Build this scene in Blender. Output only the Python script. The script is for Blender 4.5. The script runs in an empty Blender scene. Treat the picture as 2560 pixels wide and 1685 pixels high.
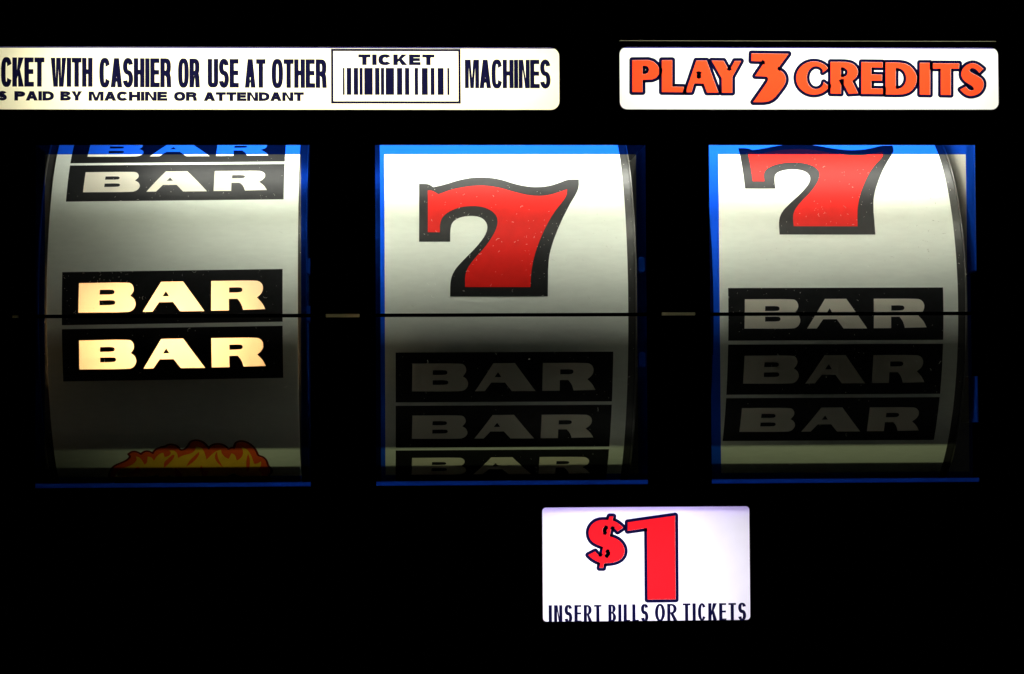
import bpy, bmesh, math, random
from mathutils import Vector, Matrix
from mathutils.geometry import tessellate_polygon

S = bpy.context.scene
COL = S.collection
MM = 0.001
random.seed(7)

# ------------------------------------------------------------------ camera
CAM_POS = Vector((-36.169, -708.05, -27.347)) * MM
RIGHT = Vector((0.99869286, -0.05079529, -0.00569347))
UP = Vector((0.00372395, -0.0387844, 0.99924066))
FWD = Vector((0.05097754, 0.99795571, 0.03854455))
cam_d = bpy.data.cameras.new('camera')
cam_d.sensor_fit = 'HORIZONTAL'
cam_d.sensor_width = 36.0
cam_d.lens = 6450.0 / 2560.0 * 36.0
cam_d.clip_start = 0.02
cam_d.clip_end = 20.0
cam = bpy.data.objects.new('camera', cam_d)
COL.objects.link(cam)
m3 = Matrix((RIGHT, UP, -FWD)).transposed()
cam.matrix_world = Matrix.Translation(CAM_POS) @ m3.to_4x4()
S.camera = cam

# ------------------------------------------------------------------ world and exposure (a dark room)
W = bpy.data.worlds.new('World')
S.world = W
W.use_nodes = True
W.node_tree.nodes['Background'].inputs[0].default_value = (0.0, 0.0, 0.0, 1)
W.node_tree.nodes['Background'].inputs[1].default_value = 0.0
S.view_settings.view_transform = 'Standard'
S.view_settings.look = 'None'
S.view_settings.exposure = 0.0
S.view_settings.gamma = 1.0
S.view_settings.use_curve_mapping = False
S.cycles.max_bounces = 12
S.cycles.diffuse_bounces = 8
S.cycles.transparent_max_bounces = 16


# ------------------------------------------------------------------ the machine's own lamps and added ones
def area(name, loc, direction, sx, sy, watts, color, spread=180):
    l = bpy.data.lights.new(name, 'AREA')
    l.shape = 'RECTANGLE'
    l.size = sx * MM
    l.size_y = sy * MM
    l.energy = watts
    l.color = color
    l.spread = math.radians(spread)
    o = bpy.data.objects.new(name, l)
    COL.objects.link(o)
    o.location = Vector(loc) * MM
    z = -Vector(direction).normalized()
    x = Vector((1, 0, 0))
    y = z.cross(x).normalized()
    o.rotation_euler = Matrix((x, y, z)).transposed().to_euler()
    return o


# the tube above the reel windows, hidden behind the black glass
area('front_tube_lamp', (24, 3.2, 56.5), (0, -0.8, -0.6), 236, 3.0, 0.132, (1.0, 1.0, 0.88))
area('added_rear_lamp', (22, 30.0, 84.0), (0, 0.05, -1), 252, 8.0, 0.172, (1.0, 1.0, 0.90))  # second lamp added farther back to brighten the tops of the reels
# lamp added under the reels to throw a pale band through the baffle slot
area('added_band_lamp', (22, 11.0, -45.9), (0, 0.8, 0.6), 250, 0.5, 0.0046, (0.92, 1.0, 0.52))
# tubes inside the light boxes of the lit signs
area('ticket_sign_lamp', (-60, 20.0, 74.5), (0, -1, 0), 140, 6, 0.028, (1.0, 0.93, 0.58))
area('credit_sign_lamp', (83, 20.0, 75.0), (0, -1, 0), 100, 6, 0.0155, (1.0, 0.985, 0.88))
area('price_sign_lamp', (35, 28.0, -64.0), (0, -1, 0), 46, 22, 0.0165, (0.88, 0.83, 1.0))
# warm bulbs inside the left reel behind the payline
area('payline_lamp', (-95.5, 32.0, 4.0), (0, -1, 0), 38, 12, 0.115, (1.0, 0.58, 0.275))


# ------------------------------------------------------------------ materials
def new_mat(name):
    m = bpy.data.materials.new(name)
    m.use_nodes = True
    nt = m.node_tree
    for n in list(nt.nodes):
        nt.nodes.remove(n)
    out = nt.nodes.new('ShaderNodeOutputMaterial')
    return m, nt, out


def principled(name, col, rough=0.5, spec=0.5, var=0.0, scale=60.0, bump=0.0, metallic=0.0, stretch=None):
    m, nt, out = new_mat(name)
    b = nt.nodes.new('ShaderNodeBsdfPrincipled')
    b.inputs['Base Color'].default_value = (*col, 1)
    b.inputs['Roughness'].default_value = rough
    b.inputs['Specular IOR Level'].default_value = spec
    b.inputs['Metallic'].default_value = metallic
    nt.links.new(b.outputs[0], out.inputs[0])
    if var or bump:
        tc = nt.nodes.new('ShaderNodeTexCoord')
        mp = nt.nodes.new('ShaderNodeMapping')
        if stretch:
            mp.inputs['Scale'].default_value = stretch
        nz = nt.nodes.new('ShaderNodeTexNoise')
        nz.inputs['Scale'].default_value = scale
        nz.inputs['Detail'].default_value = 6
        nt.links.new(tc.outputs['Object'], mp.inputs[0])
        nt.links.new(mp.outputs[0], nz.inputs['Vector'])
        if var:
            mr = nt.nodes.new('ShaderNodeMapRange')
            mr.inputs[1].default_value = 0.25
            mr.inputs[2].default_value = 0.75
            mr.inputs[3].default_value = 1 - var
            mr.inputs[4].default_value = 1 + var
            mx = nt.nodes.new('ShaderNodeVectorMath')
            mx.operation = 'SCALE'
            mx.inputs[0].default_value = col
            nt.links.new(nz.outputs['Fac'], mr.inputs[0])
            nt.links.new(mr.outputs[0], mx.inputs['Scale'])
            nt.links.new(mx.outputs[0], b.inputs['Base Color'])
        if bump:
            bp = nt.nodes.new('ShaderNodeBump')
            bp.inputs['Strength'].default_value = bump
            bp.inputs['Distance'].default_value = 0.0002
            nt.links.new(nz.outputs['Fac'], bp.inputs['Height'])
            nt.links.new(bp.outputs[0], b.inputs['Normal'])
    return m


def translucent(name, tcol, dcol=None, mix=0.0, var=0.0, scale=300.0):
    """film that lets a lamp behind it show through; mix = share of plain front reflection"""
    m, nt, out = new_mat(name)
    t = nt.nodes.new('ShaderNodeBsdfTranslucent')
    t.inputs[0].default_value = (*tcol, 1)
    if var:
        tc = nt.nodes.new('ShaderNodeTexCoord')
        nz = nt.nodes.new('ShaderNodeTexNoise')
        nz.inputs['Scale'].default_value = scale
        nz.inputs['Detail'].default_value = 5
        mr = nt.nodes.new('ShaderNodeMapRange')
        mr.inputs[1].default_value = 0.3
        mr.inputs[2].default_value = 0.7
        mr.inputs[3].default_value = 1 - var
        mr.inputs[4].default_value = 1.0
        mx = nt.nodes.new('ShaderNodeVectorMath')
        mx.operation = 'SCALE'
        mx.inputs[0].default_value = tcol
        nt.links.new(tc.outputs['Object'], nz.inputs['Vector'])
        nt.links.new(nz.outputs['Fac'], mr.inputs[0])
        nt.links.new(mr.outputs[0], mx.inputs['Scale'])
        nt.links.new(mx.outputs[0], t.inputs[0])
    if dcol is None:
        nt.links.new(t.outputs[0], out.inputs[0])
        return m
    d = nt.nodes.new('ShaderNodeBsdfDiffuse')
    d.inputs[0].default_value = (*dcol, 1)
    ms = nt.nodes.new('ShaderNodeMixShader')
    ms.inputs[0].default_value = mix
    nt.links.new(t.outputs[0], ms.inputs[1])
    nt.links.new(d.outputs[0], ms.inputs[2])
    nt.links.new(ms.outputs[0], out.inputs[0])
    return m


def clear_film(name, col, gloss=0.0, rough=0.1):
    m, nt, out = new_mat(name)
    t = nt.nodes.new('ShaderNodeBsdfTransparent')
    t.inputs[0].default_value = (*col, 1)
    g = nt.nodes.new('ShaderNodeBsdfGlossy')
    g.inputs['Roughness'].default_value = rough
    ms = nt.nodes.new('ShaderNodeMixShader')
    ms.inputs[0].default_value = gloss
    nt.links.new(t.outputs[0], ms.inputs[1])
    nt.links.new(g.outputs[0], ms.inputs[2])
    nt.links.new(ms.outputs[0], out.inputs[0])
    return m


M = dict(
    ink_black=principled('black ink on glass', (0.004, 0.004, 0.005), 0.25, 0.4),
    backing=principled('grey bounce backing', (0.5, 0.5, 0.46), 0.8, 0.1),
    blue=clear_film('blue printed glass', (0.008, 0.095, 0.95)),
    navy_edge=clear_film('navy edge film', (0.02, 0.016, 0.22)),  # dark blue filter along the top edge of the signs
    pane=clear_film('clear glass', (0.985, 0.99, 0.985), 0.012, 0.02),
    tan=translucent('tan printed mark', (0.24, 0.23, 0.15)),
    dust=translucent('dust fibres', (0.8, 0.8, 0.72), (0.8, 0.8, 0.72), 0.5),
    face_white=translucent('white sign film', (0.96, 0.96, 0.94), var=0.02),
    ink_navy=translucent('navy sign ink', (0.004, 0.004, 0.032)),
    ink_red=translucent('orange red sign ink', (0.92, 0.073, 0.020)),
    ink_crimson=translucent('crimson sign ink', (0.84, 0.012, 0.019)),
    tint=translucent('lavender tinted strip', (0.75, 0.66, 1.0)),
    box_white=principled('white light box', (0.85, 0.85, 0.84), 0.6, 0.2),
    film=principled('white reel film', (0.775, 0.828, 0.755), 0.5, 0.25, var=0.035, scale=900, stretch=(0.3, 1, 1)),
    print_black=principled('black reel print', (0.011, 0.0115, 0.0125), 0.45, 0.2, var=0.25, scale=500),
    letter=translucent('cream reel letters', (0.93, 0.86, 0.70), (0.92, 0.88, 0.74), 0.88, var=0.03),
    seven_red=principled('red reel print', (0.64, 0.012, 0.008), 0.5, 0.12, var=0.06, scale=400),
    flame_dark=principled('dark red flame edge', (0.16, 0.012, 0.006), 0.5, 0.2),
    flame_red=principled('orange red flame print', (0.85, 0.10, 0.016), 0.5, 0.2, var=0.08, scale=300),
    flame_yellow=principled('yellow flame print', (0.90, 0.50, 0.03), 0.5, 0.2, var=0.08, scale=300),
    rim=principled('dark reel rim', (0.034, 0.034, 0.033), 0.38, 0.5, var=0.2, scale=400),
    lip=principled('pale reel rim edge', (0.09, 0.088, 0.08), 0.3, 0.5),
    hub=principled('grey reel hub', (0.10, 0.10, 0.10), 0.5, 0.4),
    housing=principled('pale grey housing plastic', (0.22, 0.22, 0.20), 0.55, 0.3, var=0.1, scale=120),
    pale=principled('pale housing plastic', (0.38, 0.37, 0.32), 0.5, 0.3, var=0.1, scale=120),
    dark=principled('dark housing plastic', (0.02, 0.02, 0.022), 0.6, 0.3),
    rail=principled('grey painted rail', (0.17, 0.17, 0.17), 0.5, 0.3, var=0.15, scale=200),
)


# ------------------------------------------------------------------ object helpers
def link(name, bm, mat, parent=None, loc=(0, 0, 0), smooth=False):
    me = bpy.data.meshes.new(name)
    bm.to_mesh(me)
    bm.free()
    me.materials.append(mat)
    if smooth:
        for p in me.polygons:
            p.use_smooth = True
    o = bpy.data.objects.new(name, me)
    COL.objects.link(o)
    o.location = Vector(loc) * MM
    if parent:
        o.parent = parent
    return o


def thing(name, label, cat, loc=(0, 0, 0), group=None):
    o = bpy.data.objects.new(name, None)
    o.empty_display_size = 0.02
    COL.objects.link(o)
    o.location = Vector(loc) * MM
    o['label'] = label
    o['category'] = cat
    if group:
        o['group'] = group
    return o


def area2(l):
    return sum(l[i - 1][0] * l[i][1] - l[i][0] * l[i - 1][1] for i in range(len(l))) / 2


def fill2d(bm, loops, mapf):
    """triangulate loops (first = outline, others = holes) and add to bm through mapf(x, z)"""
    tris = tessellate_polygon([[Vector((p[0], p[1], 0)) for p in l] for l in loops])
    flat = [p for l in loops for p in l]
    vs = [bm.verts.new(mapf(*p)) for p in flat]
    for t in tris:
        a, b, c = (flat[i] for i in t)
        ar = (b[0] - a[0]) * (c[1] - a[1]) - (c[0] - a[0]) * (b[1] - a[1])
        if abs(ar) < 1e-9:
            continue
        t = list(t) if ar > 0 else [t[0], t[2], t[1]]
        try:
            bm.faces.new([vs[i] for i in t])
        except ValueError:
            pass


def ring2d(bm, loops, w, mapf, nseg=5):
    """rounded outline of width w round the filled loops"""
    for li, l in enumerate(loops):
        l = list(l)
        if (area2(l) > 0) == (li > 0):
            l.reverse()
        n = len(l)
        nr = []
        for i in range(n):
            a, b = l[i], l[(i + 1) % n]
            d = math.hypot(b[0] - a[0], b[1] - a[1]) or 1e-9
            nr.append(((b[1] - a[1]) / d, -(b[0] - a[0]) / d))
        for i in range(n):
            a, b = l[i], l[(i + 1) % n]
            k = nr[i]
            q = [a, (a[0] + k[0] * w, a[1] + k[1] * w), (b[0] + k[0] * w, b[1] + k[1] * w), b]
            bm.faces.new([bm.verts.new(mapf(*p)) for p in q])
            k0 = nr[i - 1]
            cr = k0[0] * k[1] - k0[1] * k[0]
            if cr > 1e-3:
                a0 = math.atan2(k0[1], k0[0])
                da = math.atan2(cr, k0[0] * k[0] + k0[1] * k[1])
                fan = [a] + [(a[0] + w * math.cos(a0 + da * j / nseg), a[1] + w * math.sin(a0 + da * j / nseg))
                             for j in range(nseg + 1)]
                bm.faces.new([bm.verts.new(mapf(*p)) for p in fan])


def chaikin(l, it=2, lim=58):
    """round traced outlines, keeping their sharp corners"""
    for _ in range(it):
        out = []
        n = len(l)
        for i in range(n):
            a, b, c = l[i - 1], l[i], l[(i + 1) % n]
            u = (b[0] - a[0], b[1] - a[1])
            v = (c[0] - b[0], c[1] - b[1])
            ang = abs(math.degrees(math.atan2(u[0] * v[1] - u[1] * v[0], u[0] * v[0] + u[1] * v[1])))
            if ang > lim or ang < 4:
                out.append(b)
            else:
                out.append((b[0] - u[0] * 0.25, b[1] - u[1] * 0.25))
                out.append((b[0] + v[0] * 0.25, b[1] + v[1] * 0.25))
        l = out
    return l


def flat(y):
    return lambda x, z: Vector((x, y, z)) * MM


def sheet(name, loops_list, y, mat, parent):
    bm = bmesh.new()
    for loops in loops_list:
        fill2d(bm, loops, flat(y))
    return link(name, bm, mat, parent)


def rect(x0, x1, z0, z1):
    return [(x0, z0), (x1, z0), (x1, z1), (x0, z1)]


def rrect(x0, x1, z0, z1, r, n=6):
    p = []
    for cx, cz, a0 in ((x1 - r, z0 + r, -90), (x1 - r, z1 - r, 0), (x0 + r, z1 - r, 90), (x0 + r, z0 + r, 180)):
        for i in range(n + 1):
            a = math.radians(a0 + 90 * i / n)
            p.append((cx + r * math.cos(a), cz + r * math.sin(a)))
    return p


def add_box(bm, x0, x1, y0, y1, z0, z1):
    v = [bm.verts.new(Vector((x, y, z)) * MM) for x in (x0, x1) for y in (y0, y1) for z in (z0, z1)]
    for f in ((0, 1, 3, 2), (4, 6, 7, 5), (0, 4, 5, 1), (2, 3, 7, 6), (0, 2, 6, 4), (1, 5, 7, 3)):
        bm.faces.new([v[i] for i in f])


def box_obj(name, boxes, mat, parent, bevel=0.0):
    bm = bmesh.new()
    for b in boxes:
        add_box(bm, *b)
    bmesh.ops.recalc_face_normals(bm, faces=bm.faces[:])
    if bevel:
        bmesh.ops.bevel(bm, geom=bm.edges[:], offset=bevel * MM, segments=2, affect='EDGES')
    return link(name, bm, mat, parent)


# ------------------------------------------------------------------ lettering: a small drawn alphabet
def arcp(cx, cy, rx, ry, a0, a1, n=16, e=2.0):
    p = []
    for i in range(n + 1):
        a = math.radians(a0 + (a1 - a0) * i / n)
        c, s = math.cos(a), math.sin(a)
        p.append((cx + rx * math.copysign(abs(c) ** (2 / e), c), cy + ry * math.copysign(abs(s) ** (2 / e), s)))
    return p


def bowl(x0, w, y0, y1, flat_share, e):
    rx = (w - x0) * (1 - flat_share)
    return arcp(w - rx, (y0 + y1) / 2, rx, (y1 - y0) / 2, -90, 90, 14, e)


def glyph(ch, w, h, sv, sh, e=2.5, cut=30):
    if ch == 'I':
        return [[[(0, 0), (w, 0), (w, h), (0, h)]]]
    if ch == 'L':
        return [[[(0, 0), (w, 0), (w, sh), (sv, sh), (sv, h), (0, h)]]]
    if ch == 'T':
        c = w / 2
        return [[[(c - sv / 2, 0), (c + sv / 2, 0), (c + sv / 2, h - sh), (w, h - sh), (w, h), (0, h), (0, h - sh), (c - sv / 2, h - sh)]]]
    if ch == 'H':
        a, b = h * 0.52 - sh / 2, h * 0.52 + sh / 2
        return [[[(0, 0), (sv, 0), (sv, a), (w - sv, a), (w - sv, 0), (w, 0), (w, h), (w - sv, h), (w - sv, b), (sv, b), (sv, h), (0, h)]]]
    if ch == 'E':
        a, b = h * 0.515 - sh / 2, h * 0.515 + sh / 2
        return [[[(0, 0), (w, 0), (w, sh), (sv, sh), (sv, a), (w * 0.94, a), (w * 0.94, b), (sv, b), (sv, h - sh), (w * 0.97, h - sh), (w * 0.97, h), (0, h)]]]
    if ch == 'A':
        ap = sv * 1.12
        f = sv * 1.04
        xl = w / 2 - ap / 2
        sl = h / xl
        hi = min(sl * (w / 2 - f), h * 0.86)
        c0, c1 = h * 0.19, h * 0.19 + sh
        ix = lambda y: f + y / hi * (w / 2 - f)
        o = [(0, 0), (f, 0), (ix(c0), c0), (w - ix(c0), c0), (w - f, 0), (w, 0), (w / 2 + ap / 2, h), (w / 2 - ap / 2, h)]
        return [[o, [(ix(c1), c1), (w - ix(c1), c1), (w / 2, hi)]]]
    if ch == 'K':
        ju, jl = h * 0.56, h * 0.27
        fu = sv * 1.2
        lp = lambda t: (sv + (w * 0.985 - sv) * t, jl + (h - jl) * t)
        k1, k2 = lp(0.14), lp(0.44)
        return [[[(0, 0), (sv, 0), (sv, jl), k1, (w - fu, 0), (w, 0), k2, (w * 0.985, h), (w * 0.985 - fu, h), (sv, ju), (sv, h), (0, h)]]]
    if ch == 'M':
        ms, b = sv * 1.35, sv * 0.42
        vy, yy = h * 0.36, h * 0.72
        return [[[(0, 0), (sv * 0.92, 0), (sv * 0.92, yy), (w / 2 - b, 0), (w / 2 + b, 0), (w - sv * 0.92, yy), (w - sv * 0.92, 0), (w, 0), (w, h), (w - ms, h), (w / 2, vy), (ms, h), (0, h)]]]
    if ch == 'N':
        ds, y1 = sv * 1.08, h * 0.34
        return [[[(0, 0), (sv * 0.95, 0), (sv * 0.95, h - y1), (w - ds, 0), (w, 0), (w, h), (w - sv * 0.95, h), (w - sv * 0.95, y1), (ds, h), (0, h)]]]
    if ch == 'W':
        b1, b2, f, m = w * 0.17, w * 0.17 + sv * 1.0, sv * 0.98, sv * 0.5
        mid = (b1 + b2) / 2
        return [[[(0, h), (b1, 0), (b2, 0), (w / 2, h * 0.62), (w - b2, 0), (w - b1, 0), (w, h), (w - f, h), (w - mid, h * 0.30), (w / 2 + m, h), (w / 2 - m, h), (mid, h * 0.30), (f, h)]]]
    if ch == 'Y':
        c, f = w / 2, sv * 1.12
        return [[[(c - sv / 2, 0), (c + sv / 2, 0), (c + sv / 2, h * 0.40), (w, h), (w - f, h), (c, h * 0.58), (f, h), (0, h), (c - sv / 2, h * 0.40)]]]
    if ch == 'U':
        ry = h * 0.24
        o = [(w, h), (w - sv, h)] + arcp(w / 2, ry, w / 2 - sv, ry - sh, 0, -180, 16, e) + [(sv, h), (0, h)] + arcp(w / 2, ry, w / 2, ry, 180, 360, 20, e)
        return [[o]]
    if ch == 'O':
        ov = h * 0.012
        return [[arcp(w / 2, h / 2, w / 2, h / 2 + ov, 0, 352.5, 47, e), arcp(w / 2, h / 2, w / 2 - sv, h / 2 - sh, 0, 350, 35, e)]]
    if ch == 'C':
        ov = h * 0.012
        c = cut
        return [[arcp(w / 2, h / 2, w / 2, h / 2 + ov, c, 360 - c, 40, e) + arcp(w / 2, h / 2, w / 2 - sv, h / 2 - sh, 360 - c * 1.12, c * 1.12, 36, e)]]
    if ch == 'D':
        return [[[(0, 0)] + bowl(0, w, 0, h, 0.35, e) + [(0, h)], [(sv, sh)] + bowl(sv, w - sv, sh, h - sh, 0.25, e) + [(sv, h - sh)]]]
    if ch in 'PR':
        yb = h * (0.40 if ch == 'P' else 0.41)
        bo = bowl(0, w * (1 if ch == 'P' else 0.97), yb, h, 0.45, e)
        hole = [(sv, yb + sh)] + bowl(sv, w * (1 if ch == 'P' else 0.97) - sv, yb + sh, h - sh, 0.35, e) + [(sv, h - sh)]
        if ch == 'P':
            return [[[(0, 0), (sv, 0), (sv, yb)] + bo + [(0, h)], hole]]
        if e < 2.1:      # humanist R with a straight diagonal leg
            bo2 = [q for q in bo if q[1] > yb + (h - yb) * 0.16]
            return [[[(0, 0), (sv, 0), (sv, yb + sh * 0.2), (w - sv * 1.0, 0), (w * 1.06, 0), (w * 0.66, yb + sh * 0.2)] + bo2 + [(0, h)], hole]]
        lx = w * 0.97 - sv * 1.02
        bo2 = [q for q in bo if q[1] > yb + (h - yb) * 0.10]
        return [[[(0, 0), (sv, 0), (sv, yb), (lx - sv * 0.32, yb), (lx - sv * 0.02, yb - h * 0.06), (w - sv * 0.99, 0), (w, 0), (w * 0.965, yb - h * 0.05)] + bo2 + [(0, h)], hole]]
    if ch == 'B':
        ym = h * 0.52
        b1, b2 = bowl(0, w, 0, ym, 0.5, e), bowl(0, w * 0.95, ym, h, 0.5, e)
        b1 = [q for q in b1 if q[1] < ym * 0.96 or q[0] > w * 0.8][:-2]
        o = [(0, 0)] + b1 + b2[2:] + [(0, h)]
        return [[o, [(sv, sh)] + bowl(sv, w - sv, sh, ym - sh * 0.45, 0.4, e) + [(sv, ym - sh * 0.45)],
                 [(sv, ym + sh * 0.55)] + bowl(sv, w * 0.95 - sv, ym + sh * 0.55, h - sh, 0.4, e) + [(sv, h - sh)]]]
    if ch == 'S':
        ov = h * 0.012
        rx = (w - sv) / 2
        top, midy, bot = h - sh / 2 + ov, h * 0.51, sh / 2 - ov
        r1, r2 = (top - midy) / 2, (midy - bot) / 2
        pts = arcp(w / 2, midy + r1, rx * 0.97, r1, 14, 262, 30, 2.1) + arcp(w / 2, midy - r2, rx, r2, 82, -166, 30, 2.1)
        L, Rr = [], []
        n = len(pts)
        for i, p in enumerate(pts):
            a, b = pts[max(i - 1, 0)], pts[min(i + 1, n - 1)]
            d = math.hypot(b[0] - a[0], b[1] - a[1])
            tx, ty = (b[0] - a[0]) / d, (b[1] - a[1]) / d
            near = math.exp(-((p[1] - midy) / (h * 0.1)) ** 2)
            shl = sh * (1 - near) + sv * 1.05 * near
            wd = math.hypot(sv * ty, shl * tx) / 2
            L.append((p[0] - ty * wd, p[1] + tx * wd))
            Rr.append((p[0] + ty * wd, p[1] - tx * wd))
        return [[[L[i], L[i + 1], Rr[i + 1], Rr[i]]] for i in range(n - 1)]
    raise KeyError(ch)


RELW = dict(A=1.06, B=1, C=1.0, D=1.0, E=0.88, H=1.0, I=0, K=1.06, M=1.3, N=1.02, O=1.05, P=0.94, R=1.02, S=0.96, T=0.92, U=1.0, W=1.45, Y=1.02, L=0.84)


def word(bm, text, x0, x1, zb, zt, sv, sh, gap, y, e=2.5, cut=30, tilt=0.0):
    n = len(text)
    nI = text.count('I')
    tot = sum(RELW[c] for c in text)
    k = (x1 - x0 - gap * (n - 1) - nI * sv) / max(tot, 1e-6)
    x = x0
    for c in text:
        w = sv if c == 'I' else RELW[c] * k
        for loops in glyph(c, w, zt - zb, sv, sh, e, cut):
            xx = x
            fill2d(bm, loops, lambda px, pz: Vector((xx + px, y, zb + pz + (xx + px - x0) * tilt)) * MM)
        x += w + gap


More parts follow.
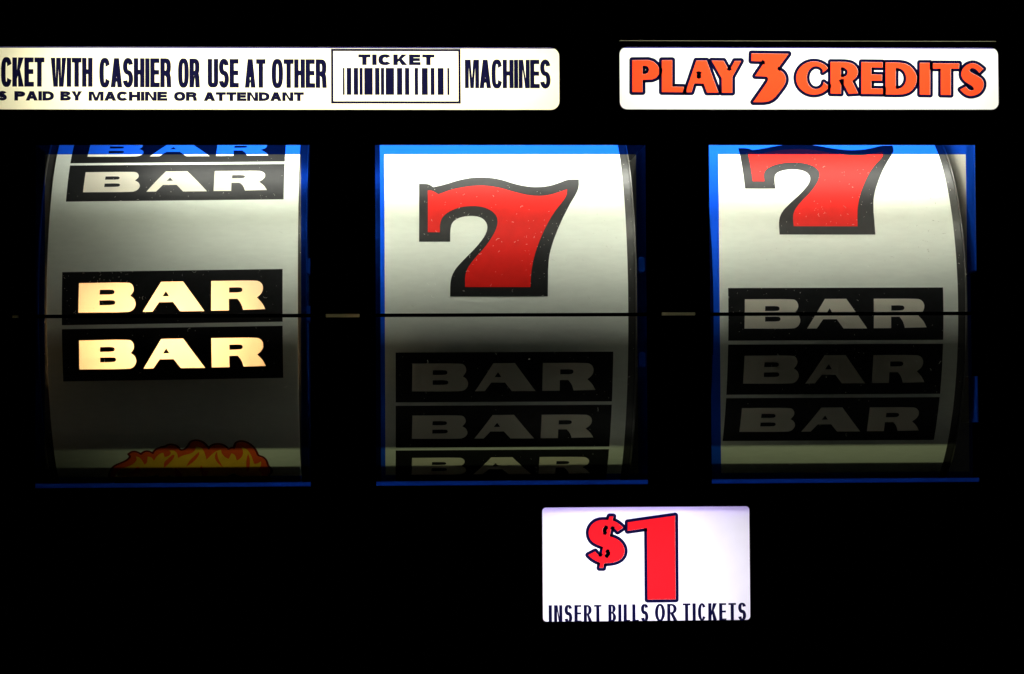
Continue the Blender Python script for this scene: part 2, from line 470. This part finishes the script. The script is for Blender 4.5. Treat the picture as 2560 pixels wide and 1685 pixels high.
ART = {
 'SEVEN_BLACK': [(-23.65,38.98),(-20.98,38.98),(-19.59,37.63),(-16.73,38.47),(-10.98,41.04),(-5.97,41.84),(-0.64,41.03),(3.91,38.7),(8.85,37.45),(13.5,37.94),(16.79,39.45),(19.0,40.75),(22.22,40.75),(22.0,36.71),(19.25,31.38),(16.16,24.8),(13.47,17.75),(12.37,12.91),(12.15,2.91),(-15.27,2.99),(-15.23,7.58),(-13.98,10.62),(-11.51,13.34),(-7.95,17.04),(-5.08,20.86),(-4.31,24.03),(-5.67,26.48),(-8.47,27.32),(-12.0,26.91),(-14.49,25.26),(-15.06,22.45),(-15.11,18.95),(-23.87,18.97)],
 'SEVEN_RED': [(-21.2,36.27),(-19.96,36.27),(-18.21,34.84),(-13.2,37.23),(-6.07,38.46),(-0.76,37.46),(3.79,35.53),(8.72,34.11),(13.34,34.34),(18.61,36.71),(18.29,33.64),(14.15,27.92),(10.74,20.83),(8.48,14.76),(7.51,9.66),(7.28,5.56),(-11.06,5.62),(-11.02,10.07),(-8.35,13.88),(-4.79,17.79),(-1.88,22.83),(-1.44,26.48),(-3.13,29.01),(-6.28,30.53),(-10.52,30.54),(-14.07,29.45),(-16.92,27.33),(-17.94,24.86),(-17.98,21.87),(-21.38,21.87)],
 'FLAME_RED': [(-19.93,-56.25),(-19.5,-53.91),(-18.89,-52.11),(-17.73,-50.58),(-15.81,-49.48),(-13.88,-48.06),(-13.08,-46.49),(-13.59,-45.64),(-12.73,-44.81),(-11.59,-44.82),(-10.3,-46.01),(-9.31,-44.84),(-8.16,-44.59),(-6.86,-45.7),(-6.07,-44.05),(-4.65,-43.19),(-3.03,-42.78),(-2.31,-42.16),(-1.17,-42.07),(-0.06,-42.65),(0.55,-44.1),(1.44,-44.44),(2.62,-43.79),(3.61,-42.2),(4.13,-40.96),(5.52,-40.45),(7.09,-40.99),(8.17,-42.24),(8.89,-44.01),(9.75,-42.57),(11.15,-41.95),(12.74,-42.12),(13.84,-43.08),(14.48,-44.22),(15.66,-43.42),(16.33,-43.75),(16.76,-41.53),(18.04,-40.86),(19.63,-41.24),(21.17,-42.66),(22.14,-44.62),(22.63,-46.82),(23.99,-47.18),(24.97,-48.79),(25.23,-51.21),(26.11,-52.59),(26.15,-54.43),(25.05,-56.14),(24.48,-58.91),(-20.0,-58.31)],
 'FLAME_YELLOW': [(-18.4,-55.83),(-18.01,-53.93),(-16.71,-52.13),(-14.33,-50.99),(-12.62,-49.7),(-11.58,-47.9),(-11.82,-46.5),(-10.82,-46.86),(-10.03,-48.63),(-9.67,-50.1),(-8.82,-49.37),(-8.51,-46.53),(-7.39,-46.89),(-6.81,-48.48),(-6.12,-46.73),(-4.77,-45.21),(-3.96,-45.05),(-3.73,-46.92),(-2.56,-46.42),(-1.69,-45.24),(-2.19,-44.08),(-0.82,-44.09),(0.01,-45.42),(0.02,-47.31),(1.58,-46.11),(3.9,-45.46),(5.11,-44.14),(5.42,-42.54),(6.77,-42.86),(7.71,-44.66),(8.11,-48.09),(9.35,-46.35),(10.81,-44.52),(12.44,-43.88),(12.49,-45.36),(13.44,-47.08),(14.44,-47.79),(15.35,-45.39),(16.35,-46.07),(16.7,-48.53),(18.01,-47.47),(18.8,-45.09),(18.31,-42.8),(19.76,-43.78),(20.83,-45.77),(21.59,-50.04),(22.51,-50.05),(23.58,-48.95),(23.65,-50.44),(22.62,-53.16),(23.74,-53.99),(23.33,-58.42),(-18.57,-57.86)],
 'EMBER_A': [(-15.09,-54.8),(-13.34,-53.16),(-11.57,-51.02),(-10.76,-52.39),(-11.34,-54.0),(-13.23,-54.61)],
 'EMBER_B': [(-4.16,-51.68),(-4.1,-49.05),(-2.61,-47.28),(-1.38,-45.75),(-0.81,-45.92),(-1.26,-47.64),(-2.77,-49.8)],
 'EMBER_C': [(2.2,-51.17),(3.03,-48.76),(4.77,-46.31),(6.23,-44.64),(6.16,-45.98),(4.88,-48.41)],
 'EMBER_D': [(12.64,-51.86),(11.47,-49.94),(10.64,-48.11),(10.49,-46.36),(11.26,-44.52),(11.36,-47.41),(12.15,-49.95)],
 'EMBER_E': [(19.56,-54.36),(19.24,-51.15),(19.49,-47.84),(20.04,-45.6),(20.52,-47.85),(20.26,-51.55)],
 'EMBER_F': [(-1.21,-54.12),(-0.93,-51.52),(-0.0,-53.31),(0.78,-55.41),(0.41,-57.64),(-0.98,-57.63)],
 'EMBER_G': [(6.08,-51.79),(6.48,-50.64),(7.14,-53.39),(8.54,-53.0),(7.69,-55.93),(6.52,-56.14)],
 'CHAR': [(-18.66,-56.27),(-11.05,-56.28),(-10.62,-56.59),(-6.35,-55.11),(-5.87,-56.43),(-3.68,-56.46),(-2.91,-55.37),(-2.19,-56.7),(2.09,-56.75),(2.75,-55.44),(3.37,-56.54),(12.97,-56.66),(15.38,-54.73),(17.85,-56.5),(26.42,-56.7),(26.26,-60.94),(-19.02,-60.28)],
 'BAR_B': [(-25.89,4.23),(-12.38,4.28),(-11.28,3.85),(-10.73,2.73),(-10.8,1.58),(-11.69,0.45),(-10.59,-0.33),(-10.11,-1.73),(-10.45,-2.94),(-11.18,-3.73),(-12.38,-4.13),(-26.03,-4.03)],
 'BAR_B1': [(-20.12,2.27),(-16.68,2.29),(-16.09,1.94),(-16.09,1.24),(-16.68,0.9),(-20.19,0.92)],
 'BAR_B2': [(-20.19,-0.71),(-16.44,-0.66),(-15.82,-1.02),(-15.82,-1.71),(-16.44,-2.05),(-20.19,-2.07)],
 'BAR_Aa': [(-3.16,4.28),(2.92,4.3),(8.87,-4.12),(2.13,-4.09),(0.17,-1.46),(-3.68,-1.47),(-5.5,-4.05),(-8.25,-4.08)],
 'BAR_A1': [(-1.82,1.62),(-0.93,0.19),(-2.75,0.18)],
 'BAR_R': [(10.76,4.29),(23.04,4.28),(24.24,3.95),(25.1,2.97),(25.17,1.58),(24.59,0.37),(23.45,-0.55),(24.93,-2.07),(25.79,-3.85),(19.6,-3.97),(19.09,-2.16),(18.05,-0.82),(15.65,-0.82),(15.68,-4.05),(10.73,-4.05)],
 'BAR_R1': [(15.72,2.37),(18.74,2.4),(19.43,2.08),(19.43,1.31),(18.74,0.94),(15.72,0.92)],
 'DOLLAR': [(26.59,-49.45),(27.62,-49.46),(27.42,-50.56),(28.46,-51.02),(29.49,-51.73),(30.33,-52.58),(28.76,-53.6),(27.99,-52.75),(27.21,-52.1),(26.55,-54.94),(27.9,-55.33),(29.2,-56.05),(30.23,-57.22),(30.74,-58.52),(30.6,-59.93),(29.81,-61.09),(28.51,-61.85),(26.82,-62.22),(25.0,-62.27),(24.73,-63.56),(23.7,-63.55),(23.97,-62.14),(22.8,-61.67),(21.51,-60.89),(20.64,-59.98),(22.56,-59.03),(23.21,-59.81),(24.24,-60.53),(24.77,-57.82),(23.48,-57.3),(22.06,-56.64),(21.16,-55.6),(20.76,-54.18),(20.92,-52.89),(21.58,-51.74),(22.62,-50.84),(24.05,-50.4),(26.25,-50.42)],
 'DOLLAR_H1': [(26.05,-52.03),(25.51,-54.54),(24.93,-54.15),(24.61,-53.44),(24.68,-52.79),(25.2,-52.22)],
 'DOLLAR_H2': [(25.74,-58.41),(26.32,-58.74),(26.77,-59.39),(26.64,-60.03),(26.18,-60.48),(25.3,-60.73)],
 'ONE': [(31.59,-51.12),(44.69,-49.36),(44.66,-72.32),(36.93,-72.33),(36.92,-52.71),(31.57,-53.42)],
 'PLAY_THREE': [(67.06,78.55),(77.39,78.45),(74.18,74.11),(75.23,73.76),(76.16,72.94),(76.66,71.54),(76.37,70.13),(75.41,68.72),(72.44,64.97),(67.4,64.97),(71.21,70.31),(71.64,71.18),(71.57,71.81),(71.11,72.14),(67.99,72.23),(70.79,76.33),(66.99,76.44)],
 'PLAY_P': [(33.81,76.62),(38.25,76.67),(39.65,76.28),(40.81,75.23),(41.38,73.83),(41.14,72.66),(40.43,71.72),(39.26,71.25),(36.62,71.15),(36.59,67.74),(33.74,67.74)],
 'PLAY_P1': [(36.65,75.06),(37.58,75.06),(38.19,74.76),(38.46,73.94),(38.17,73.12),(37.56,72.77),(36.63,72.77)],
 'PLAY_L': [(42.03,76.63),(44.91,76.64),(44.85,69.25),(48.05,69.21),(48.04,67.71),(41.96,67.75)],
 'PLAY_A': [(48.58,67.71),(51.62,76.53),(54.5,76.54),(57.7,67.63),(54.54,67.62),(53.63,70.15),(51.01,70.19),(50.21,67.71)],
 'PLAY_A1': [(52.32,73.61),(52.94,71.69),(51.67,71.69)],
 'PLAY_Y': [(55.91,76.54),(59.26,76.48),(60.8,73.62),(62.35,76.43),(64.11,76.44),(61.61,71.98),(61.57,67.58),(58.71,67.58),(58.67,71.63)],
 'CR_C': [(88.29,74.72),(87.5,75.43),(86.55,75.96),(85.5,76.29),(84.4,76.38),(83.3,76.25),(82.25,75.89),(81.31,75.33),(80.53,74.59),(79.93,73.71),(79.56,72.73),(79.43,71.7),(79.54,70.67),(79.89,69.69),(80.47,68.81),(81.24,68.08),(82.16,67.52),(83.2,67.16),(84.3,67.03),(85.41,67.13),(86.46,67.46),(87.42,67.99),(88.23,68.71),(88.49,69.56),(87.16,70.61),(86.96,69.76),(86.55,69.27),(86.05,68.9),(85.51,68.68),(84.94,68.61),(84.37,68.7),(83.83,68.94),(83.36,69.32),(82.96,69.83),(82.67,70.43),(82.48,71.1),(82.43,71.81),(82.5,72.52),(82.69,73.19),(83.0,73.79),(83.41,74.3),(83.89,74.68),(84.43,74.93),(85.0,75.02),(85.57,74.95),(86.11,74.73),(86.6,74.37),(87.01,73.88),(86.87,73.23),(88.3,74.29)],
 'CR_R': [(89.14,76.23),(93.96,76.24),(95.8,75.54),(96.79,74.09),(96.77,72.78),(96.02,71.59),(95.09,70.93),(96.77,67.47),(94.13,67.31),(92.07,71.46),(91.94,67.33),(89.05,67.38)],
 'CR_R1': [(92.02,74.74),(92.89,74.66),(93.81,73.95),(93.93,73.17),(93.53,72.38),(92.86,72.03),(91.99,71.98)],
 'CR_E': [(97.79,76.2),(103.73,76.15),(103.71,74.68),(100.54,74.7),(100.52,72.73),(103.56,72.68),(103.48,71.0),(100.5,70.99),(100.48,68.84),(103.83,68.79),(103.76,67.26),(97.69,67.31)],
 'CR_D': [(104.57,76.08),(108.61,76.08),(110.59,75.69),(112.16,74.51),(113.15,72.8),(113.32,71.35),(112.9,69.64),(111.69,68.06),(109.97,67.27),(108.11,67.11),(104.47,67.16)],
 'CR_D1': [(107.41,74.55),(108.73,74.43),(109.91,73.45),(110.41,71.74),(110.0,70.03),(108.79,68.85),(107.34,68.71)],
 'CR_I': [(114.17,76.01),(117.08,76.02),(116.97,67.07),(114.06,67.12)],
 'CR_T': [(117.74,75.89),(125.28,75.85),(125.18,74.4),(122.88,74.39),(122.79,67.02),(119.96,67.07),(120.05,74.39),(117.72,74.39)],
 'CR_S': [(132.07,74.36),(130.45,75.67),(128.86,76.04),(127.13,75.4),(125.87,73.87),(125.76,72.16),(126.68,70.84),(128.25,69.92),(129.17,69.27),(129.35,68.48),(128.5,68.21),(127.71,68.61),(127.05,69.4),(125.45,68.55),(126.32,67.5),(127.68,66.76),(129.14,66.77),(130.87,67.43),(131.95,68.88),(132.18,70.46),(131.59,71.64),(130.14,72.56),(128.56,73.27),(128.04,73.93),(128.44,74.46),(129.11,74.62),(130.03,74.2),(130.89,73.22)],
}


# ================================================================== FRONT PANEL
WIN = [(-130.0, -55.3, -127.5, -57.8), (-37.4, 37.2, -34.9, 34.6), (54.9, 129.3, 57.5, 126.7)]   # outer and clear x range
ZT, ZB, CT, CB = 52.95, -40.65, 50.4, -37.75
MARKS = [(-136.3, -134.55, 5.7, 6.4), (-51.05, -41.85, 5.62, 6.48), (41.45, 50.65, 5.8, 6.65)]
S1 = (-205.0, 13.5, 62.75, 80.0)
S2 = (30.25, 136.15, 62.9, 80.2)
S3 = (8.05, 65.2, -78.1, -46.9)

panel = thing('front_panel', 'black glass front of a slot machine with three blue edged reel windows', 'slot machine')
holes = [rect(w[0], w[1], ZB, ZT) for w in WIN] + [rect(*m) for m in MARKS]
holes += [rrect(*S1, 2.4), rrect(*S2, 2.0), rrect(*S3, 1.0), rect(30.3, 135.6, 81.95, 82.05)]
outer = rect(-260, 260, -200, 200)
sheet('black_mask', [[outer] + holes], 0.0, M['ink_black'], panel)
bholes = [rect(w[0] - .3, w[1] + .3, ZB - .3, ZT + .3) for w in WIN] + [rect(m[0] - .2, m[1] + .2, m[2] - .2, m[3] + .2) for m in MARKS]
bholes += [rrect(S1[0] - .3, S1[1] + .3, S1[2] - .3, S1[3] + .3, 2.6), rrect(S2[0] - .3, S2[1] + .3, S2[2] - .3, S2[3] + .3, 2.2),
           rrect(S3[0] - .3, S3[1] + .3, S3[2] - .3, S3[3] + .3, 1.2), rect(30.1, 135.8, 81.7, 82.3)]
sheet('bounce_backing', [[rect(-259, 259, -199, 199)] + bholes], 0.12, M['backing'], panel)  # unseen grey sheet added to bounce lamp light onto the lower reels
for w in WIN:
    sheet('blue_border', [[rect(w[0], w[1], ZB, ZT), rect(w[2], w[3], CB, CT)]], 0.02, M['blue'], panel)
    sheet('window_pane', [[rect(w[2], w[3], CB, CT)]], 0.02, M['pane'], panel)
    sheet('payline', [[rect(w[0], w[1], 5.58, 6.58)]], -0.03, M['ink_black'], panel)
for m in MARKS:
    sheet('payline_mark', [[rect(*m)]], 0.02, M['tan'], panel)
sheet('seam_gap', [[rect(30.3, 135.6, 81.95, 82.05)]], 0.02, M['tan'], panel)

# dust fibres clinging to the inside of the window glass
bm = bmesh.new()


def fibre(x, z, ln, r, curl, a, y=0.5):
    n = 5
    p = Vector((x, y, z))
    prev = None
    for i in range(n + 1):
        d = Vector((math.cos(a), random.uniform(-.15, .15), math.sin(a)))
        u = d.cross(Vector((0, 1, 0))).normalized()
        v = Vector((0, 1, 0))
        rr = r * (0.5 if i in (0, n) else 1)
        ringv = [bm.verts.new((p + (u * math.cos(t) + v * math.sin(t)) * rr) * MM) for t in (0, 2.094, 4.189)]
        if prev:
            for j in range(3):
                bm.faces.new((prev[j], prev[(j + 1) % 3], ringv[(j + 1) % 3], ringv[j]))
        prev = ringv
        p = p + d * (ln / n)
        a += curl / n + random.uniform(-.25, .25)


for w in WIN:
    for _ in range(420):
        x, z = random.uniform(w[2], w[3]), random.uniform(CB, CT)
        if z < 0 and random.random() < .45:
            continue
        fibre(x, z, random.uniform(.1, .3), random.uniform(.025, .055), 0.3, random.uniform(0, 6.28))
    for _ in range(38):
        x, z = random.uniform(w[2] + 2, w[3] - 2), random.triangular(CB + 4, CT, 25)
        fibre(x, z, random.uniform(.5, 1.4), random.uniform(.03, .05), random.uniform(-2.5, 2.5), random.uniform(0, 6.28))
    for cx, cz in [(random.uniform(w[2] + 8, w[3] - 8), random.uniform(10, 42)) for _ in range(5)]:
        for _ in range(14):
            fibre(random.gauss(cx, 4), random.gauss(cz, 3), random.uniform(.15, .7), random.uniform(.028, .052), random.uniform(-2, 2), random.uniform(0, 6.28))
d = link('dust', bm, M['dust'], panel)
d['kind'] = 'stuff'


# ================================================================== LIT SIGNS
def light_box(x0, x1, z0, z1, depth, parent, t=1.5):
    y0 = 0.75
    box_obj('light_box', [(x0 - t, x0, y0, depth, z0 - t, z1 + t), (x1, x1 + t, y0, depth, z0 - t, z1 + t),
                          (x0, x1, y0, depth, z0 - t, z0), (x0, x1, y0, depth, z1, z1 + t),
                          (x0 - t, x1 + t, depth, depth + t, z0 - t, z1 + t)], M['box_white'], parent)


FY, RY, NY = 0.60, 0.45, 0.30      # depths of the white film, the red ink and the navy ink behind the glass

tick = thing('ticket_sign', 'long cream lit strip above the left windows about tickets and the cashier, with a barcode', 'lit sign', (0, 0, 0))
sheet('sign_face', [[rect(S1[0] - .2, S1[1] + .2, S1[2] - .2, S1[3] + .2)]], FY, M['face_white'], tick)
light_box(S1[0] - .5, S1[1] + .5, S1[2] - .5, S1[3] + .5, 24, tick)
sheet('edge_line', [[rect(S1[0], S1[1], S1[3] - .32, S1[3])]], 0.05, M['navy_edge'], tick)
bm = bmesh.new()
for t, x0, x1, zt, zb in (('TI', -145.0, -140.0, 77.06, 69.04), ('CKET', -139.5, -127.7, 77.06, 69.04), ('WITH', -126.0, -114.6, 77.0, 69.01), ('CASHIER', -112.8, -93.15, 76.92, 68.88),
                          ('OR', -91.35, -85.35, 76.83, 68.85), ('USE', -83.25, -74.7, 76.76, 68.83), ('AT', -73.1, -67.4, 76.73, 68.8), ('OTHER', -65.75, -50.6, 76.72, 68.77)):
    word(bm, t, x0, x1, zb, zt, 1.26, 1.34, 0.12, NY, 2.7, 26)
link('upper_lettering', bm, M['ink_navy'], tick)
bm = bmesh.new()
for t, x0, x1, zt, zb in (('S', -140.3, -137.9, 67.84, 65.26), ('PAID', -135.85, -125.1, 67.8, 65.22), ('BY', -123.4, -117.45, 67.8, 65.23), ('MACHINE', -115.7, -94.25, 67.72, 65.17),
                          ('OR', -92.45, -86.15, 67.66, 65.17), ('ATTENDANT', -84.35, -56.9, 67.6, 65.13)):
    word(bm, t, x0, x1, zb, zt, 1.0, 0.76, 0.12, NY, 2.3, 36)
link('lower_lettering', bm, M['ink_navy'], tick)
bm = bmesh.new()
word(bm, 'MACHINES', -12.6, 11.1, 68.75, 76.68, 1.2, 1.22, 0.08, NY, 2.7, 26)
link('machines_lettering', bm, M['ink_navy'], tick)
tf = sheet('ticket_frame', [[rect(-49.45, -13.75, 64.46, 79.63), rect(-48.80, -14.40, 65.11, 78.98)]], NY, M['ink_navy'], tick)
bm = bmesh.new()
word(bm, 'TICKET', -41.95, -20.95, 75.12, 78.1, 1.28, 0.88, 0.42, NY, 2.3, 36)
link('ticket_lettering', bm, M['ink_navy'], tf)
bars = [-46.14, -45.78, -45.07, -43.95, -43.16, -42.06, -41.57, -40.81, -40.26, -38.06, -37.3, -36.17, -35.69, -34.89, -34.37, -32.18, -31.26, -29.92,
        -29.06, -27.99, -26.38, -25.55, -24.42, -22.89, -21.98, -21.03, -20.05, -18.52, -17.39, -16.93]
sheet('barcode', [[rect(bars[i] - 0.08, bars[i + 1] + 0.08, 66.87, 74.35)] for i in range(0, 30, 2)], NY, M['ink_navy'], tf)

cred = thing('credit_sign', 'white lit sign reading PLAY 3 CREDITS in outlined orange letters', 'lit sign')
sheet('sign_face', [[rect(S2[0] - .2, S2[1] + .2, S2[2] - .2, S2[3] + .2)]], FY, M['face_white'], cred)
light_box(S2[0] - .5, S2[1] + .5, S2[2] - .5, S2[3] + 2.6, 24, cred)
sheet('edge_line', [[rect(S2[0] + 1, S2[1] - 1, S2[3] - .28, S2[3])]], 0.05, M['navy_edge'], cred)


def outlined(name, glyphs, ink, width, parent, smooth=True):
    """letters with a navy outline: the red fill is the part, the outline its sub-part"""
    bf, br = bmesh.new(), bmesh.new()
    for g, loops in enumerate(glyphs):
        loops = [chaikin(l) if smooth and len(l) > 6 else l for l in loops]
        fill2d(bf, loops, flat(RY))
        ring2d(br, loops, width, flat(NY + 0.012 * (g % 2)))
    f = link(name, bf, ink, parent)
    link('outline', br, M['ink_navy'], f)
    return f


A = ART
pl = outlined('play_lettering', [[A['PLAY_P'], A['PLAY_P1']], [A['PLAY_L']], [A['PLAY_A'], A['PLAY_A1']], [A['PLAY_Y']]], M['ink_red'], 0.84, cred, False)
sheet('counter', [[A['PLAY_A1']]], NY - 0.02, M['ink_navy'], pl)
outlined('numeral', [[A['PLAY_THREE']]], M['ink_red'], 0.86, cred)
outlined('credits_lettering', [[A['CR_C']], [A['CR_R'], A['CR_R1']], [A['CR_E']], [A['CR_D'], A['CR_D1']], [A['CR_I']], [A['CR_T']], [A['CR_S']]], M['ink_red'], 0.80, cred)

price = thing('price_sign', 'lavender white lit panel reading $1 insert bills or tickets below the reels', 'lit sign')
sheet('sign_face', [[rect(S3[0] - .2, S3[1] + .2, S3[2] - .2, S3[3] + .2)]], FY, M['face_white'], price)
light_box(S3[0] - 1.5, S3[1] + 1.5, S3[2] - 1.5, S3[3] + 0.25, 32, price, 0.3)
box_obj('added_shade_strip', [(S3[0] - 1.4, S3[1] + 1.4, 2.4, 2.6, S3[3] - 2.0, S3[3] + 0.2)], M['tint'], price)  # unseen strip added in the box to dim the top of the face
dm = outlined('dollar_mark', [[A['DOLLAR'], A['DOLLAR_H1'], A['DOLLAR_H2']]], M['ink_crimson'], 0.84, price)
bm = bmesh.new()
for k in ('DOLLAR_H1', 'DOLLAR_H2'):
    fill2d(bm, [A[k]], flat(NY - 0.02))
link('counter', bm, M['ink_navy'], dm)
outlined('numeral', [[A['ONE']]], M['ink_crimson'], 0.86, price)
bm = bmesh.new()
for t, x0, x1, zt in (('INSERT', 9.65, 24.2, -73.65), ('BILLS', 26.05, 37.1, -73.58), ('OR', 38.9, 45.0, -73.55), ('TICKETS', 46.6, 64.1, -73.48)):
    word(bm, t, x0, x1, zt - 4.75, zt, 0.90, 0.52, 0.58, NY, 2.05, 34)
link('caption', bm, M['ink_navy'], price)

# ================================================================== REELS
RR = 56.0
AX_Y, AX_Z = 70.0, 9.0
HW = 34.8


def wrap(bm, off, skew=0.0):
    """cut a flat print every 0.7 mm along the strip and roll it on the drum"""
    a0 = min(v.co.z for v in bm.verts) / MM
    a1 = max(v.co.z for v in bm.verts) / MM
    k = math.floor(a0 / 0.7) + 1
    while k * 0.7 < a1:
        bmesh.ops.bisect_plane(bm, geom=bm.verts[:] + bm.edges[:] + bm.faces[:], dist=1e-8, plane_co=(0, 0, k * 0.7 * MM), plane_no=(0, 0, 1))
        k += 1
    for v in bm.verts:
        x, a = v.co.x / MM, v.co.z / MM
        t = (a + x * skew) / RR
        r = RR + off
        v.co = Vector((x, -r * math.cos(t), r * math.sin(t))) * MM
    bmesh.ops.remove_doubles(bm, verts=bm.verts[:], dist=1e-7)


def printed(name, loops_list, off, mat, parent, dx=0, da=0, skew=0.0):
    bm = bmesh.new()
    for loops in loops_list:
        fill2d(bm, [[(p[0] + dx, p[1] + da) for p in l] for l in loops], flat(0))
    wrap(bm, off, skew)
    return link(name, bm, mat, parent, smooth=True)


BB = [ART['BAR_' + k] for k in ('B', 'Aa', 'R')]
BC = [[ART['BAR_B1'], ART['BAR_B2']], [ART['BAR_A1']], [ART['BAR_R1']]]
BB = [chaikin(BB[0], 2, 50), BB[1], chaikin(BB[2], 2, 50)]
BC = [[chaikin(l, 1, 80) if len(l) > 3 else l for l in c] for c in BC]
BW, BH = 30.6, 7.45


def lathe(name, prof, mat, parent, n=160):
    """profile of (x, radius) pairs turned round the reel axis"""
    bm = bmesh.new()
    rows = [[bm.verts.new(Vector((x, -r * math.cos(2 * math.pi * i / n), r * math.sin(2 * math.pi * i / n))) * MM) for i in range(n)] for x, r in prof]
    for a, b in zip(rows, rows[1:]):
        for i in range(n):
            bm.faces.new((a[i], a[(i + 1) % n], b[(i + 1) % n], b[i]))
    o = link(name, bm, mat, parent)
    for p in o.data.polygons:
        p.use_smooth = len(prof) == 2
    return o


def make_reel(xc, label, bar_as, skew=0.0):
    r = thing('reel', label, 'slot reel', (xc, AX_Y, AX_Z), 'reels behind the three windows')
    bm = bmesh.new()
    half = math.pi * RR
    cuts = sorted((a - BH, a + BH) for a in bar_as)
    lo = -half
    spans = []
    for c0, c1 in cuts:
        spans.append((-HW, HW, lo, c0))
        spans.append((-HW, -BW, c0, c1))
        spans.append((BW, HW, c0, c1))
        lo = c1
    spans.append((-HW, HW, lo, half))
    for x0, x1, a0, a1 in spans:
        vs = [bm.verts.new(flat(0)(*p)) for p in rect(x0, x1, a0, a1)]
        bm.faces.new(vs)
    wrap(bm, 0.0, skew)
    link('strip', bm, M['film'], r, smooth=True)
    for a in bar_as:
        sh = lambda l: [(p[0], p[1] + a) for p in l]
        loops = [[rect(-BW, BW, a - BH, a + BH)] + [sh(l) for l in BB]]
        loops += [[sh(l)] for c in BC for l in c]
        b = printed('bar_symbol', loops, 0.0, M['print_black'], r, skew=skew)
        printed('lettering', [[sh(o)] + [sh(l) for l in c] for o, c in zip(BB, BC)], 0.0, M['letter'], b, skew=skew)
    for s in (-1, 1):
        rim = lathe('rim', [(s * 34.85, RR - 0.5), (s * 37.0, RR - 0.5), (s * 37.0, RR - 16), (s * 36.0, RR - 16)], M['rim'], r)
        lathe('rim_edge', [(s * 37.02, RR - 0.9), (s * 37.02, RR + 0.25), (s * 37.3, RR + 0.25), (s * 37.3, RR - 0.9)], M['lip'], rim)
    lathe('hub', [(-30, 0.5), (-30, 12), (30, 12), (30, 0.5)], M['hub'], r, 48)
    return r


SEV_B, SEV_R = chaikin(ART['SEVEN_BLACK'], 2), chaikin(ART['SEVEN_RED'], 2)


def add_seven(r, da):
    s = printed('seven_symbol', [[SEV_B]], 0.05, M['print_black'], r, da=da)
    printed('red_fill', [[SEV_R]], 0.10, M['seven_red'], s, da=da)


reel_a = make_reel(-94.0, 'left reel at rest with two glowing amber BAR symbols at the payline and flames below', [56.15, 40.15, 3.12, -12.9], 0.0125)
flame = printed('flame_symbol', [[chaikin(ART['FLAME_RED'], 2, 75)]], 0.06, M['flame_red'], reel_a)
bm = bmesh.new()
ring2d(bm, [chaikin(ART['FLAME_RED'], 2, 75)], 0.62, flat(0))
wrap(bm, 0.03)
link('flame_outline', bm, M['flame_dark'], flame, smooth=True)
printed('yellow_flame', [[chaikin(ART['FLAME_YELLOW'], 2, 75)]], 0.10, M['flame_yellow'], flame)
printed('flame_tongue', [[chaikin(ART['EMBER_' + k], 2, 75)] for k in 'ABCDEFG'], 0.14, M['flame_red'], flame)
printed('charred_base', [[ART['CHAR']]], 0.18, M['print_black'], flame)

reel_b = make_reel(-1.3, 'middle reel showing a whole red 7 above the payline and BAR symbols below', [-20.2, -36.2, -52.2])
add_seven(reel_b, 0.0)
reel_c = make_reel(92.4, 'right reel whose red 7 is cut off by the window top, three BAR symbols below', [-2.3, -18.3, -34.3])
add_seven(reel_c, 18.0)

# ================================================================== HOUSING behind the glass
hs = thing('reel_housing', 'dim plastic reel bay behind the windows, tinted blue through the borders', 'reel housing')
box_obj('back_wall', [(-160, 160, 140, 143, -90, 110)], M['dark'], hs)
box_obj('ceiling_plate', [(-160, 160, 1.0, 140, 110, 110.5)], M['dark'], hs)
box_obj('divider', [(-141, -139, 16, 138, -70, 61)], M['dark'], hs)
for x in (-48.0, 45.4):
    box_obj('divider', [(x - 1, x + 1, 16, 138, -70, 61)], M['housing'], hs)
box_obj('divider', [(132.5, 134.5, 15, 138, 19, 61), (132.5, 134.5, 15, 60, -24, -11)], M['pale'], hs)  # right wall cut short into plates, a shadow edge built into its shape
for x, y, z in ((-55.9, 20, 21), (-55.9, 20, 7.5), (39.2, 32, 22), (39.2, 32, -5.5)):
    box_obj('clip', [(x - 0.9, x + 0.9, y, y + 8, z - 2.2, z + 2.2)], M['pale'], hs, 0.3)
bm = bmesh.new()
for x0, x1 in ((-160, 160),):
    pr = [(9.0, -41.2), (9.0, -40.75), (10.2, -39.75), (16.0, -39.75), (16.0, -41.2)]
    a = [bm.verts.new(Vector((x0, y, z)) * MM) for y, z in pr]
    b = [bm.verts.new(Vector((x1, y, z)) * MM) for y, z in pr]
    n = len(pr)
    for i in range(n):
        bm.faces.new((a[i], a[(i + 1) % n], b[(i + 1) % n], b[i]))
    bm.faces.new(a)
    bm.faces.new(b[::-1])
bmesh.ops.recalc_face_normals(bm, faces=bm.faces[:])
link('front_rail', bm, M['rail'], hs)
box_obj('slot_baffle', [(-160, 160, 0.6, 16.35, -41.6, -41.25), (-160, 160, 22.3, 44, -41.6, -41.25)], M['dark'], hs)  # unseen plates added so their slot shapes the band from the lower lamp
# lamp box behind the lit payline of the left reel
box_obj('lamp_box', [(-127, -125.5, 21, 36, -9.5, 16), (-62.5, -61, 21, 36, -9.5, 16), (-127, -61, 21, 36, 16, 17.5),
                     (-127, -61, 21, 36, -11, -9.5), (-127, -61, 36, 37, -11, 17.5)], M['box_white'], hs)
